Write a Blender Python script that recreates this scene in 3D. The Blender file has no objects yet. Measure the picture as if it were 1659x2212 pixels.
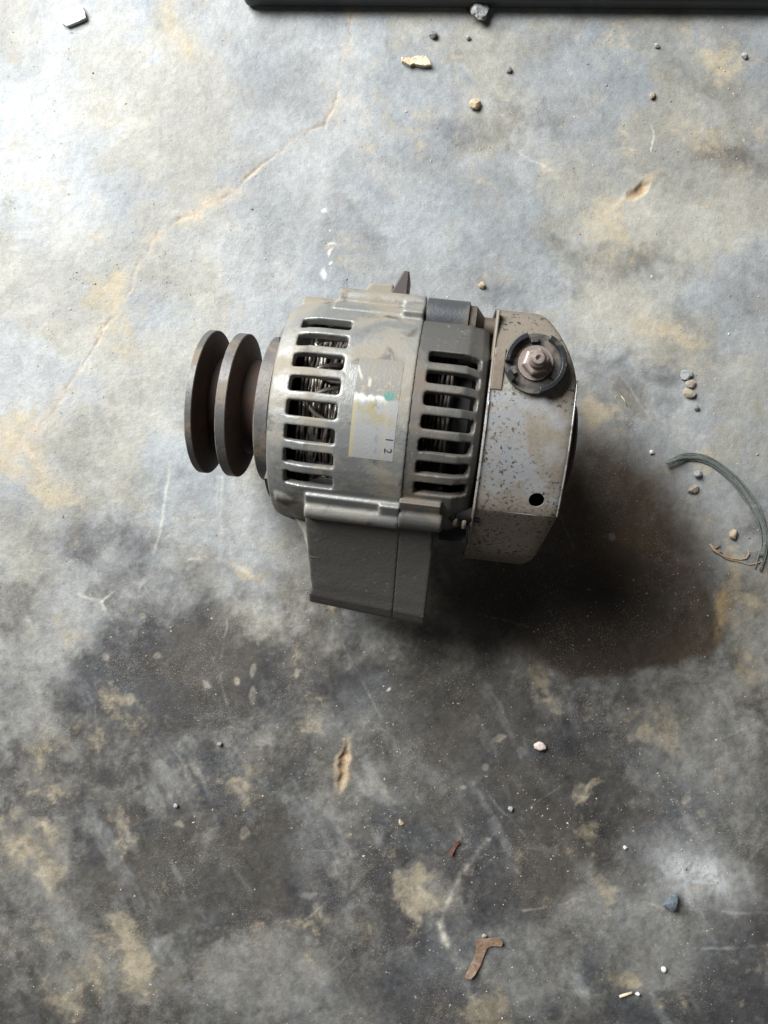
import bpy, bmesh, math, random
import numpy as np
from mathutils import Vector, Matrix

sc = bpy.context.scene
COL = sc.collection
R = math.radians
MM = 0.001

# ------------------------------------------------------------------ camera, world, light, exposure
CAM_H = 0.542                     # phone held about half a metre over the floor, looking straight down
FPX = 1661.0                      # focal length in units where the picture is 1659 wide
cam_d = bpy.data.cameras.new('camera')
cam = bpy.data.objects.new('camera', cam_d); COL.objects.link(cam)
cam.location = (0, 0, CAM_H); cam.rotation_euler = (0, 0, 0)
cam_d.sensor_fit = 'HORIZONTAL'; cam_d.sensor_width = 36.0
cam_d.lens = 36.0 * FPX / 1659.0
cam_d.clip_start = 0.01; cam_d.clip_end = 50
cam_d.dof.use_dof = True; cam_d.dof.focus_distance = 0.43; cam_d.dof.aperture_fstop = 16.0
sc.camera = cam

world = bpy.data.worlds.new('World'); sc.world = world; world.use_nodes = True
bg = world.node_tree.nodes['Background']
bg.inputs[0].default_value = (1.0, 0.93, 0.86, 1); bg.inputs[1].default_value = 0.03

# the open doorway of the workshop, up and to the left of the picture
AZ, EL, DIST = R(135), R(38), 2.05
ld = bpy.data.lights.new('doorway_light', 'AREA')
ld.shape = 'RECTANGLE'; ld.size = 1.25; ld.size_y = 1.1; ld.energy = 132; ld.color = (0.975, 0.995, 1.0)
lo = bpy.data.objects.new('doorway_light', ld); COL.objects.link(lo)
ldir = Vector((math.cos(AZ) * math.cos(EL), math.sin(AZ) * math.cos(EL), math.sin(EL)))
lo.location = ldir * DIST
lo.rotation_euler = ldir.to_track_quat('Z', 'Y').to_euler()

# a gap in the roof behind the photographer: it gives the glare at the lower right and on the rear cover
rd = bpy.data.lights.new('roof_gap_light', 'AREA'); rd.shape = 'RECTANGLE'; rd.size = 0.21; rd.size_y = 0.10; rd.energy = 2.7; rd.color = (0.93, 0.97, 1.0)
ro = bpy.data.objects.new('roof_gap_light', rd); COL.objects.link(ro); ro.location = (0.90, -1.04, 1.70)
ro.rotation_euler = (Vector((0.90, -1.04, 1.70)) - Vector((0.15, -0.1, 0))).to_track_quat('Z', 'Y').to_euler()

vs = sc.view_settings
vs.view_transform = 'Standard'; vs.look = 'None'; vs.exposure = 0.0; vs.gamma = 1.0
vs.use_curve_mapping = False

# ------------------------------------------------------------------ helpers
def P2F(px, py, z=0.0):
    """a place on the floor, written in 1659 x 2212 picture units"""
    k = (CAM_H - z) / FPX
    return ((px - 829.5) * k, (1106 - py) * k, z)

def link(o, parent=None):
    COL.objects.link(o)
    if parent is not None: o.parent = parent
    return o

def tag(o, label, cat, group=None, kind=None):
    o['label'] = label; o['category'] = cat
    if group: o['group'] = group
    if kind: o['kind'] = kind
    return o

def mesh_obj(name, verts, faces, mat, parent=None, smooth=True, scale=MM, fmats=None):
    me = bpy.data.meshes.new(name)
    me.from_pydata([(v[0]*scale, v[1]*scale, v[2]*scale) for v in verts], [], faces)
    for m in (mat if isinstance(mat, (list, tuple)) else [mat]): me.materials.append(m)
    if fmats is not None: me.polygons.foreach_set('material_index', fmats)
    if smooth: me.polygons.foreach_set('use_smooth', [True]*len(me.polygons))
    bm = bmesh.new(); bm.from_mesh(me); bmesh.ops.recalc_face_normals(bm, faces=bm.faces); bm.to_mesh(me); bm.free()
    return link(bpy.data.objects.new(name, me), parent)

def mod(o, typ, **kw):
    m = o.modifiers.new(typ.lower(), typ)
    for k, v in kw.items(): setattr(m, k, v)
    return m

def bake(o):
    bpy.context.view_layer.update()
    dg = bpy.context.evaluated_depsgraph_get()
    me = bpy.data.meshes.new_from_object(o.evaluated_get(dg), preserve_all_data_layers=True, depsgraph=dg)
    o.modifiers.clear(); o.data = me
    return o

def smooth_by_angle(o, deg=35):
    me = o.data
    bm = bmesh.new(); bm.from_mesh(me)
    for e in bm.edges:
        e.smooth = not (len(e.link_faces) == 2 and e.calc_face_angle(0) > R(deg))
    for f in bm.faces: f.smooth = True
    bm.to_mesh(me); bm.free()

def lathe(prof, n=96, cy=0.0, cz=0.0, closed=False, axis='x', a0=0.0):
    """profile of (along, radius); closed=True when the profile is a loop"""
    V, F = [], []
    for (u, r) in prof:
        for j in range(n):
            t = a0 + 2*math.pi*j/n
            if axis == 'x': V.append((u, cy + r*math.sin(t), cz + r*math.cos(t)))
            else: V.append((cy + r*math.cos(t), cz + r*math.sin(t), u))
    m = len(prof)
    for i in range(m if closed else m-1):
        i2 = (i+1) % m
        for j in range(n):
            j2 = (j+1) % n
            F.append((i*n+j, i*n+j2, i2*n+j2, i2*n+j))
    if not closed:
        F.append(tuple(range(n))); F.append(tuple(range((m-1)*n, m*n)))
    return V, F

def tube(pts, rad, n=8):
    """tube along a polyline; rad a number or list"""
    V, F = [], []
    P = [Vector(p) for p in pts]; m = len(P)
    rr = rad if isinstance(rad, (list, tuple)) else [rad]*m
    up = Vector((0.13, 0.21, 1)).normalized()
    for i in range(m):
        d = (P[min(i+1, m-1)] - P[max(i-1, 0)]).normalized()
        a = d.cross(up)
        if a.length < 0.05: a = d.cross(Vector((1, 0.2, 0)))
        a.normalize(); b = d.cross(a)
        for j in range(n):
            t = 2*math.pi*j/n
            V.append(tuple(P[i] + (a*math.cos(t) + b*math.sin(t))*rr[i]))
    for i in range(m-1):
        for j in range(n):
            j2 = (j+1) % n
            F.append((i*n+j, i*n+j2, (i+1)*n+j2, (i+1)*n+j))
    F.append(tuple(range(n))); F.append(tuple(range((m-1)*n, m*n)))
    return V, F

def box(x0, x1, y0, y1, z0, z1):
    V = [(x, y, z) for x in (x0, x1) for y in (y0, y1) for z in (z0, z1)]
    F = [(0,1,3,2), (4,6,7,5), (0,4,5,1), (2,3,7,6), (0,2,6,4), (1,5,7,3)]
    return V, F

def join(parts):
    V, F = [], []
    for v, f in parts:
        o = len(V); V += list(v); F += [tuple(i+o for i in q) for q in f]
    return V, F

def polar(th, r):           # degrees from straight up, towards +y
    t = R(th); return (1.055*r*math.sin(t), 1.055*r*math.cos(t))

# ------------------------------------------------------------------ materials
def new_mat(name):
    m = bpy.data.materials.new(name); m.use_nodes = True
    nt = m.node_tree; b = nt.nodes['Principled BSDF']
    return m, nt, b

def make_mat(name, base, rough=0.5, metal=0.0, layers=(), bumps=(), spec=0.5):
    """layers: (noise_scale, detail, low, high, colour, rough or None, metal or None, distortion)"""
    m, nt, b = new_mat(name)
    N, L = nt.nodes, nt.links
    tc = N.new('ShaderNodeTexCoord')
    col = N.new('ShaderNodeRGB'); col.outputs[0].default_value = (*base, 1); csock = col.outputs[0]
    rv = N.new('ShaderNodeValue'); rv.outputs[0].default_value = rough; rsock = rv.outputs[0]
    mv = N.new('ShaderNodeValue'); mv.outputs[0].default_value = metal; msock = mv.outputs[0]
    for k, (s, det, lo_, hi_, c, rg, mt, dist, *ext) in enumerate(layers):
        nz = N.new('ShaderNodeTexNoise'); nz.inputs['Scale'].default_value = s; nz.inputs['Detail'].default_value = det
        nz.inputs['Distortion'].default_value = dist; nz.inputs['Roughness'].default_value = 0.62
        mp = N.new('ShaderNodeMapping'); mp.inputs['Location'].default_value = (3.1*k + 0.37, 1.7*k, 0.9*k)
        L.new(tc.outputs['Object'], mp.inputs[0]); L.new(mp.outputs[0], nz.inputs['Vector'])
        mr = N.new('ShaderNodeMapRange'); mr.interpolation_type = 'SMOOTHSTEP'
        mr.inputs['From Min'].default_value = lo_; mr.inputs['From Max'].default_value = hi_
        vsock = nz.outputs['Fac']
        if ext and ext[0][0] == 'y':                       # dirt whose reach is set by where it lies across the part (mm)
            sx = N.new('ShaderNodeSeparateXYZ'); L.new(tc.outputs['Object'], sx.inputs[0])
            ma = N.new('ShaderNodeMath'); ma.operation = 'MULTIPLY_ADD'; L.new(sx.outputs['Y'], ma.inputs[0]); ma.inputs[1].default_value = 1000*ext[0][1]; L.new(vsock, ma.inputs[2]); vsock = ma.outputs[0]
        L.new(vsock, mr.inputs['Value'])
        if ext and ext[0][0] == 'm':                       # only where a second, coarser noise allows it
            n2 = N.new('ShaderNodeTexNoise'); n2.inputs['Scale'].default_value = ext[0][1]; n2.inputs['Detail'].default_value = 3; L.new(tc.outputs['Object'], n2.inputs['Vector'])
            m2 = N.new('ShaderNodeMapRange'); m2.inputs['From Min'].default_value = ext[0][2]; m2.inputs['From Max'].default_value = ext[0][3]; L.new(n2.outputs['Fac'], m2.inputs['Value'])
            mm = N.new('ShaderNodeMath'); mm.operation = 'MULTIPLY'; L.new(mr.outputs[0], mm.inputs[0]); L.new(m2.outputs[0], mm.inputs[1]); mr = mm
        mx = N.new('ShaderNodeMix'); mx.data_type = 'RGBA'
        L.new(mr.outputs[0], mx.inputs['Factor']); L.new(csock, mx.inputs['A']); mx.inputs['B'].default_value = (*c, 1)
        csock = mx.outputs['Result']
        for val, which in ((rg, 'r'), (mt, 'm')):
            if val is None: continue
            mf = N.new('ShaderNodeMix'); mf.data_type = 'FLOAT'
            L.new(mr.outputs[0], mf.inputs['Factor']); L.new(rsock if which == 'r' else msock, mf.inputs['A']); mf.inputs['B'].default_value = val
            if which == 'r': rsock = mf.outputs['Result']
            else: msock = mf.outputs['Result']
    L.new(csock, b.inputs['Base Color']); L.new(rsock, b.inputs['Roughness']); L.new(msock, b.inputs['Metallic'])
    b.inputs['Specular IOR Level'].default_value = spec
    prev = None
    for (s, det, dist_m, strg) in bumps:
        nz = N.new('ShaderNodeTexNoise'); nz.inputs['Scale'].default_value = s; nz.inputs['Detail'].default_value = det
        L.new(tc.outputs['Object'], nz.inputs['Vector'])
        bp = N.new('ShaderNodeBump'); bp.inputs['Distance'].default_value = dist_m; bp.inputs['Strength'].default_value = strg
        L.new(nz.outputs['Fac'], bp.inputs['Height'])
        if prev: L.new(prev, bp.inputs['Normal'])
        prev = bp.outputs[0]
    if prev: L.new(prev, b.inputs['Normal'])
    return m

DUST = (0.30, 0.245, 0.175)
M_alu = make_mat('dusty_cast_aluminium', (0.235, 0.237, 0.226), 0.42, 0.5,
    layers=[(30, 5, .42, .62, (0.215, 0.188, 0.147), .75, .1, .6),
            (70, 5, .54, .72, (0.095, 0.09, 0.08), .6, .25, .4),
            (420, 3, .62, .78, (0.25, 0.225, 0.18), .8, .05, 0)],
    bumps=[(420, 5, 0.0006, .26), (1800, 2, 0.0003, .35)])
M_alu_rear = make_mat('dusty_shaded_aluminium', (0.105, 0.102, 0.094), 0.46, 0.4,  # darker copy of the cast aluminium with shade put into its colour
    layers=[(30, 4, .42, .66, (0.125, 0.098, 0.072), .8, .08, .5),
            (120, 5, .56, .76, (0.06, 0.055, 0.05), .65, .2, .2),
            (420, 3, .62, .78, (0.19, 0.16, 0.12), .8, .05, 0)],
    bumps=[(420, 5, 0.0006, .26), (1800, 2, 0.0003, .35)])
M_foot = make_mat('grimy_shaded_aluminium', (0.115, 0.11, 0.10), 0.55, 0.3,  # grime, plus the shade on the foot's slope darkened into the colour
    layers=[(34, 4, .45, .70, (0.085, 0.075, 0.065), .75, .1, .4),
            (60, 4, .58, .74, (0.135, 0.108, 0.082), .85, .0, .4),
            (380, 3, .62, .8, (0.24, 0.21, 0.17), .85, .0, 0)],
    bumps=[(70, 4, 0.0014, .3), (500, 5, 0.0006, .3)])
M_cover = make_mat('tarnished_zinc_plated_steel', (0.44, 0.455, 0.47), 0.27, 0.6,
    layers=[(30, 6, .41, .66, (0.215, 0.185, 0.145), .52, .35, .8),
            (110, 6, .46, .68, (0.20, 0.17, 0.135), .55, .3, .4),
            (45, 5, .55, 1.20, (0.165, 0.14, 0.11), .74, .1, .5, ('y', .025)),
            (45, 5, 1.15, 1.75, (0.20, 0.165, 0.125), .60, .25, .5, ('y', -.026)),
            (480, 3, .545, .63, (0.035, 0.032, 0.03), .7, .1, .35, ('m', 34, .34, .50)),
            (1300, 3, .58, .70, (0.09, 0.075, 0.06), .7, .1, .2)],
    bumps=[(60, 3, 0.0016, .4), (900, 3, 0.0002, .3)])
M_boss = make_mat('dark_blued_casting', (0.065, 0.069, 0.075), 0.45, 0.35, layers=[(40, 4, .5, .7, (0.11, 0.092, 0.072), .75, .1, .4)], bumps=[(750, 4, 0.0005, .35)])
M_cover_dirt = make_mat('dusty_plated_steel', (0.20, 0.17, 0.135), 0.6, 0.3,
    layers=[(40, 5, .42, .66, (0.14, 0.108, 0.08), .8, .08, .5),
            (380, 3, .60, .72, (0.11, 0.09, 0.07), .8, .1, .2)],
    bumps=[(900, 3, 0.0003, .4)])
M_rim = make_mat('worn_dark_iron', (0.125, 0.12, 0.115), 0.52, 0.45,
    layers=[(60, 5, .46, .68, (0.17, 0.135, 0.10), .75, .1, .4),
            (600, 3, .60, .72, (0.05, 0.045, 0.045), .6, .3, 0)],
    bumps=[(260, 5, 0.0007, .35)])
M_rust = make_mat('rusty_shaded_iron', (0.042, 0.026, 0.019), 0.78, 0.1,  # rust, darkened further for the shade deep in the grooves
    layers=[(55, 4, .45, .7, (0.07, 0.034, 0.02), .85, .0, .4),
            (200, 4, .55, .75, (0.03, 0.024, 0.02), .7, .2, .2)],
    bumps=[(900, 3, 0.0004, .4)])
M_black = make_mat('black_plastic', (0.016, 0.018, 0.02), 0.38, 0.0,
    layers=[(140, 4, .56, .74, (0.12, 0.10, 0.08), .8, None, .3)], bumps=[(900, 3, 0.0002, .3)])
M_neck = make_mat('dirty_brown_steel', (0.10, 0.078, 0.06), 0.6, 0.3, layers=[(60, 4, .5, .7, (0.05, 0.042, 0.036), None, None, .3)], bumps=[(700, 3, .0004, .3)])
M_edge = make_mat('polished_worn_iron', (0.40, 0.39, 0.375), .40, .7, layers=[(160, 5, .44, .60, (0.12, 0.10, 0.085), .6, .3, .3)])
M_dark = make_mat('shaded_interior', (0.012, 0.011, 0.011), 0.7, 0.1)  # near-black: the shade inside the housing put into the colour
M_insul = make_mat('dusty_insulator_plastic', (0.11, 0.092, 0.075), 0.65, 0.0,
    layers=[(120, 4, .42, .62, (0.03, 0.027, 0.025), .6, None, .4)], bumps=[(900, 3, 0.0003, .4)])
M_stud = make_mat('tarnished_copper_steel', (0.29, 0.24, 0.215), 0.42, 0.6,
    layers=[(160, 4, .48, .68, (0.19, 0.145, 0.12), .7, .15, .4)], bumps=[(1500, 3, 0.0003, .4)])
M_wire = make_mat('varnished_winding_wire', (0.24, 0.215, 0.19), 0.38, 0.6,
    layers=[(90, 3, .5, .66, (0.10, 0.085, 0.075), .5, .3, .2), (60, 3, .62, .7, (0.38, 0.31, 0.22), .5, .4, 0)])
M_core = make_mat('stator_iron', (0.055, 0.045, 0.04), 0.6, 0.4, layers=[(100, 3, .5, .7, (0.10, 0.07, 0.05), .8, .1, 0)])
M_bar = make_mat('black_painted_steel', (0.022, 0.025, 0.027), 0.42, 0.0,
    layers=[(30, 4, .55, .78, (0.07, 0.068, 0.062), .7, None, .3)], bumps=[(500, 3, 0.0004, .4)])

def stone_mat(name, c, var=0.6):
    d = tuple(x*var for x in c)
    return make_mat(name, c, 0.9, 0.0, layers=[(160, 5, .42, .68, d, None, None, .4), (700, 3, .6, .75, tuple(min(.9, x*1.35) for x in c), None, None, 0)],
                    bumps=[(500, 4, 0.0008, .6)], spec=0.25)

# ------------------------------------------------------------------ numpy noise for the floor
def vnoise(X, Y, seed):
    rng = np.random.RandomState(seed)
    T = rng.rand(256, 256)
    xi = np.floor(X).astype(np.int64); yi = np.floor(Y).astype(np.int64)
    fx = X - xi; fy = Y - yi
    fx = fx*fx*(3-2*fx); fy = fy*fy*(3-2*fy)
    a = T[xi & 255, yi & 255]; b = T[(xi+1) & 255, yi & 255]
    c = T[xi & 255, (yi+1) & 255]; d = T[(xi+1) & 255, (yi+1) & 255]
    return (a*(1-fx)+b*fx)*(1-fy) + (c*(1-fx)+d*fx)*fy

def fbm(X, Y, size, octv, seed, gain=0.55):
    s, a, tot = 0.0, 1.0, 0.0
    ca, sa = math.cos(0.6), math.sin(0.6)
    x, y = X/size, Y/size
    for k in range(octv):
        s = s + a*vnoise(x + 17.3*k, y - 9.1*k, seed*31+k); tot += a
        a *= gain; x, y = (x*ca - y*sa)*2.03, (x*sa + y*ca)*2.03
    return s/tot

def sstep(a, b, x):
    t = np.clip((x-a)/(b-a), 0, 1); return t*t*(3-2*t)

# ------------------------------------------------------------------ floor
def axis_coords(half, step, far, grow=1.05):
    a = list(np.arange(-half, half+step*.5, step)); s = step; x = a[-1]; ext = []
    while x < far:
        s *= grow; x += s; ext.append(x)
    return np.array([-e for e in reversed(ext)] + a + ext)

gx = axis_coords(0.280, 0.00092, 1.6); gy = axis_coords(0.370, 0.00092, 1.6)
GX, GY = np.meshgrid(gx, gy)
k = FPX/CAM_H
PX0 = 829.5 + GX*k; PY0 = 1106 - GY*k
w1 = fbm(PX0, PY0, 120, 4, 1) - .5; w2 = fbm(PX0, PY0, 120, 4, 2) - .5
w3 = fbm(PX0, PY0, 26, 4, 3) - .5; w4 = fbm(PX0, PY0, 26, 4, 4) - .5
w5 = fbm(PX0 + 150*w1, PY0 + 150*w2, 70, 6, 5, .62) - .5; w6 = fbm(PX0 + 150*w2, PY0 - 150*w1, 70, 6, 6, .62) - .5
PX = PX0 + 130*w1 + 95*w5 + 30*w3; PY = PY0 + 130*w2 + 95*w6 + 30*w4
PXs = PX0 + 22*w3; PYs = PY0 + 22*w4

def blob(cx, cy, rx, ry, rot=0, soft=.75, warp=2):
    X, Y = ((PX0, PY0), (PXs, PYs), (PX, PY))[warp]
    c, s = math.cos(R(rot)), math.sin(R(rot))
    dx, dy = X-cx, Y-cy
    d = np.sqrt(((dx*c+dy*s)/rx)**2 + ((-dx*s+dy*c)/ry)**2)
    return 1 - sstep(1-soft, 1+soft*.35, d)

def poly_dist(pts, X, Y):
    best = np.full(X.shape, 1e9)
    for (ax, ay), (bx, by) in zip(pts[:-1], pts[1:]):
        vx, vy = bx-ax, by-ay
        t = np.clip(((X-ax)*vx + (Y-ay)*vy)/(vx*vx+vy*vy+1e-9), 0, 1)
        best = np.minimum(best, np.hypot(X-(ax+t*vx), Y-(ay+t*vy)))
    return best

def inside(pts, X, Y):
    r = np.zeros(X.shape, bool); n = len(pts)
    for i in range(n):
        (x1, y1), (x2, y2) = pts[i], pts[(i+1) % n]
        c = ((y1 > Y) != (y2 > Y)) & (X < (x2-x1)*(Y-y1)/((y2-y1) or 1e-9) + x1)
        r ^= c
    return r

n_big = fbm(PX, PY, 420, 5, 11); n_mid = fbm(PX, PY, 150, 5, 12); n_sm = fbm(PX0, PY0, 45, 5, 13, .65); n_fine = fbm(PX0, PY0, 9, 3, 14)
ca_, sa_ = math.cos(R(62)), math.sin(R(62))
n_str = fbm((PX0*ca_+PY0*sa_)*.22 + 20*w1, (-PX0*sa_+PY0*ca_) + 20*w2, 34, 5, 19, .6)
n_tan = fbm(PX, PY, 170, 5, 15); n_tan2 = fbm(PX0, PY0, 40, 4, 16, .65)

def col(c): return np.array(c, float)
base_a, base_b = col((0.215, 0.222, 0.225)), col((0.315, 0.320, 0.316))
t = sstep(.32, .68, .55*n_mid + .45*n_big)[..., None]
C = base_a*(1-t) + base_b*t
C *= (0.84 + 0.32*n_sm)[..., None]
hue = fbm(PX, PY, 210, 5, 17, .6); hue2 = fbm(PX, PY, 120, 5, 18, .6)
warm = sstep(.46, .66, hue)[..., None]; cold = sstep(.48, .66, hue2)[..., None]
C *= (1-warm) + warm*col((1.05, 0.99, 0.87)); C *= (1-cold) + cold*col((0.93, 0.97, 1.01))
rough = 0.44 + 0.18*n_sm
def lay(mask, c, amt=1.0, rg=None):
    global C, rough
    m = np.clip(mask*amt, 0, 1)
    C = C*(1-m[..., None]) + col(c)*m[..., None]
    if rg is not None: rough = rough*(1-m) + rg*m

# worn-in dark dirt: the lower left of the floor and patches elsewhere
low = sstep(900, 1640, PY0 + 220*w1 + 160*w5 + .06*(PX0-830))
field = .02 + .56*low
for (cx, cy, rx, ry, rot, a) in [
    (230,1180,170,80,0,.22), (240,1480,190,110,0,.28), (420,1420,230,120,10,.40), (430,1520,200,90,0,.35), (250,1850,190,120,10,.55), (380,1930,190,90,0,.45), (580,1730,150,110,0,.45),
    (610,1930,210,110,5,.45), (850,1900,70,150,-15,.40), (950,1530,190,90,0,.50), (1150,1600,290,120,8,.55), (960,1710,120,90,0,.35), (1060,1900,130,90,0,.35), (1330,1600,120,70,0,.3),
    (1610,2110,130,180,0,.65), (830,2130,170,80,0,.40), (70,2190,170,60,0,.40), (70,1300,110,60,0,.35), (640,1460,160,70,0,.30), (1180,1770,280,80,8,.40), (180,1640,150,70,0,.30), (1480,2180,130,70,0,.4),
    (1330,540,260,50,8,.30), (1590,360,170,45,10,.32), (1000,300,140,50,-10,.22), (1330,860,120,120,30,.45), (1100,820,220,90,0,.25), (1200,600,240,60,0,.25), (760,520,100,70,0,.25), (1180,240,150,40,0,.22), (1450,640,120,40,0,.2), (470,900,120,60,0,.12), (300,850,120,60,0,.1),
    (130,1330,110,110,-30,-.35), (820,1400,110,60,-20,-.42), (690,1720,120,100,-30,-.42), (760,1580,90,60,0,-.25), (1490,1620,170,150,20,-.38), (1310,1960,200,90,10,-.30), (1450,1900,160,110,0,-.30), (500,2110,260,90,0,-.40), (60,1570,110,110,0,-.30), (50,1840,100,110,0,-.35), (170,2080,150,110,0,-.32),
    (1120,2060,160,90,0,-.25), (700,2160,160,60,0,-.25), (940,1960,60,90,-20,-.25), (560,1330,120,60,0,-.1), (1560,1790,120,70,0,-.15)]:
    field = field + 1.25*a*blob(cx, cy, rx, ry, rot, .9)
nd = fbm(PXs + 60*w1, PYs + 60*w2, 190, 8, 71, .74)
nd2 = fbm(PX0 + 40*w5, PY0 + 40*w6, 40, 5, 72, .85)
lay(low*(.7+.5*nd2), (0.120, 0.111, 0.093), .86, .56)     # foot-worn grime film over the near half
dark = np.clip((field + (1.1+.8*low)*(nd-.5) + (.55+1.05*low)*(nd2-.5) + .05)/1.12, 0, 1)
dark = dark*dark*(3-2*dark)
lay(dark, (0.036, 0.034, 0.036), 0.94, 0.58)
lay(dark*sstep(.5, .7, hue2), (0.060, 0.066, 0.074), .5); lay(dark*sstep(.42, .64, hue), (0.085, 0.073, 0.053), .36)
lay(sstep(.57, .72, n_str)*sstep(.45, .65, hue2)*(.35+.4*low), (0.30, 0.30, 0.29), .25)

# paler, scuffed cement
for (cx, cy, rx, ry, rot, a) in [(690,1790,120,90,-30,.45), (860,1700,110,60,-20,.45), (640,2150,270,110,0,.6), (1430,2010,210,130,10,.5), (120,1980,160,160,0,.3), (1500,1680,160,150,20,.35),
    (1090,2080,200,120,0,.35), (1480,1640,190,130,20,.4), (1550,480,160,90,0,.25), (150,560,160,220,20,.45), (90,300,120,220,0,.5),
    (520,1110,90,130,5,.3), (80,1420,120,60,0,.4), (1380,1960,190,90,0,.35), (330,200,240,140,0,.2), (760,1560,110,60,0,.4), (980,1690,120,40,20,.25)]:
    lay(blob(cx, cy, rx, ry, rot, .9)*sstep(.25, .75, .5*nd+.5*nd2), (0.36, 0.37, 0.37), a*(.55 if cy > 1300 else .8), .6)
# a smooth, shiny spot at the lower right, its glare also painted in pale
gl = blob(1500,1882,170,80,24,.95,1)*sstep(.20,.5,.5*nd+.5*nd2); rough = rough*(1-gl) + .19*gl; lay(gl, (0.36, 0.365, 0.37), .55)

# clay dust lying in drifts
tan = np.zeros(GX.shape)
for (cx, cy, rx, ry, rot, a) in [
    (30,950,110,130,0,.7), (90,1010,70,110,20,.5), (240,620,60,150,-20,.5), (200,540,60,80,0,.35), (130,90,140,90,0,.2), (390,80,40,60,0,.4),
    (1290,890,45,110,25,.75), (1320,480,70,120,-40,.45), (1460,690,130,35,12,.6), (1520,300,120,70,20,.45), (1050,120,160,40,0,.35), (1310,230,110,60,0,.4),
    (1330,300,50,60,0,.4), (1090,570,60,40,0,.5), (1400,440,60,30,-50,.35), (1600,640,100,50,0,.4), (1560,120,120,70,0,.4), (1200,380,60,50,0,.4),
    (50,1860,110,110,0,.7), (280,2080,80,110,-10,.75), (70,2020,60,40,0,.6), (180,2120,140,70,0,.5), (90,1620,80,110,0,.55), (160,1340,40,60,0,.5),
    (600,2000,200,60,-10,.4), (1575,1270,34,120,10,.8), (910,1935,50,60,-30,.8), (1345,2120,36,70,0,.75), (1330,1930,22,50,-20,.7),
    (1520,1590,120,130,20,.4), (1590,1450,60,90,0,.6), (1260,1705,20,22,0,.9), (1150,1480,90,40,0,.55), (780,590,60,40,0,.55), (880,690,60,40,0,.3),
    (520,1220,60,22,25,.5), (120,740,90,60,0,.25), (1400,1050,150,60,-20,.35), (1240,1120,60,100,0,.3), (1060,1050,60,60,0,.3), (700,240,60,50,0,.5), (1050,2190,60,60,0,.6),
    (300,1280,60,30,0,.3), (560,1690,60,40,0,.25), (1480,1010,60,60,0,.45)]:
    tan = np.maximum(tan, a*blob(cx, cy, rx, ry, rot, .9))
nt_ = fbm(PX0 + 50*w5, PY0 + 50*w6, 130, 8, 73, .70)
tan = sstep(.26, .98, tan*1.10 + 1.9*(nt_-.5) + 1.5*(nd2-.5)) * (.6+.6*n_tan2)
lay(tan*(1-.25*low), (0.38, 0.32, 0.222), .85, .85)

# oily brown patch plus the machine's shadow painted into the floor, crisp lower right
oil_shadow = [(930,1180),(1235,850),(1360,900),(1480,990),(1580,1150),(1640,1290),(1600,1370),(1540,1420),(1440,1455),(1370,1462),(1240,1480),(1050,1440),(900,1380),(840,1320)]
oin = inside(oil_shadow, PXs, PYs); od = poly_dist(oil_shadow+oil_shadow[:1], PXs, PYs)
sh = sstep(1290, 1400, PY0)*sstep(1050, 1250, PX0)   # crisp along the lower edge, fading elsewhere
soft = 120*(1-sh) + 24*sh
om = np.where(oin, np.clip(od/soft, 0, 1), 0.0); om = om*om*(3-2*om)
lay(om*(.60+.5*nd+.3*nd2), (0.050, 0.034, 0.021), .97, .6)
lay(blob(1230,1330,320,160,8,.9,1)*om, (0.018, 0.012, 0.008), .9, .65)  # near-black core of the cast shadow, painted into the floor colour
lay(blob(1560,1300,16,90,8,.9,1)*sstep(.35,.6,n_tan2), (0.30,0.21,0.10), .8, .9)
lay(blob(1330,1140,60,60,0,.9), (0.12,0.075,0.04), .35)

# specks of pale aggregate and chips let into the surface
Z = 0.0004*(n_mid-.5) + 0.00035*(n_sm-.5) + 0.00018*(n_fine-.5)*1.4
for (cx, cy, rx, ry, rot) in [(528,1800,15,13,30),(228,1418,9,10,0),(340,1415,9,8,0),(511,1471,7,11,-10),(546,1447,7,17,10),(281,1510,10,16,10),(450,1480,14,7,20),
    (545,1500,8,20,5),(386,1782,13,7,10),(475,1687,9,7,20),(262,1318,0.1,0.1,0),(306,1330,8,8,0),(1048,1657,8,9,0),(1255,1708,18,16,10),(1075,1592,16,11,-30),(1478,1728,13,10,-30),
    (640,1455,6,12,5),(845,1420,10,6,0),(560,1310,7,5,0),(1322,1160,9,9,0),(1000,1700,8,5,0)]:
    m = blob(cx, cy, max(rx,1), max(ry,1), rot, .35, 0 if rx < 12 else 1)
    lay(m*(.15+.8*nd2), (0.34, 0.30, 0.24), .7, .85); Z = Z - m*.0003
# gouges
for (cx, cy, rx, ry, rot) in [(744,1652,13,60,12),(1379,410,42,11,-40)]:
    m = blob(cx, cy, rx*1.5, ry*1.12, rot, .7, 1); lay(m, (0.42, 0.33, 0.22), .8, .85)
    Z = Z + 0.0005*m
    m2 = blob(cx+1, cy, rx*.75, ry*.95, rot, .8, 1); lay(m2, (0.27, 0.18, 0.10), .8, .9); Z = Z - m2*.0026
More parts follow.
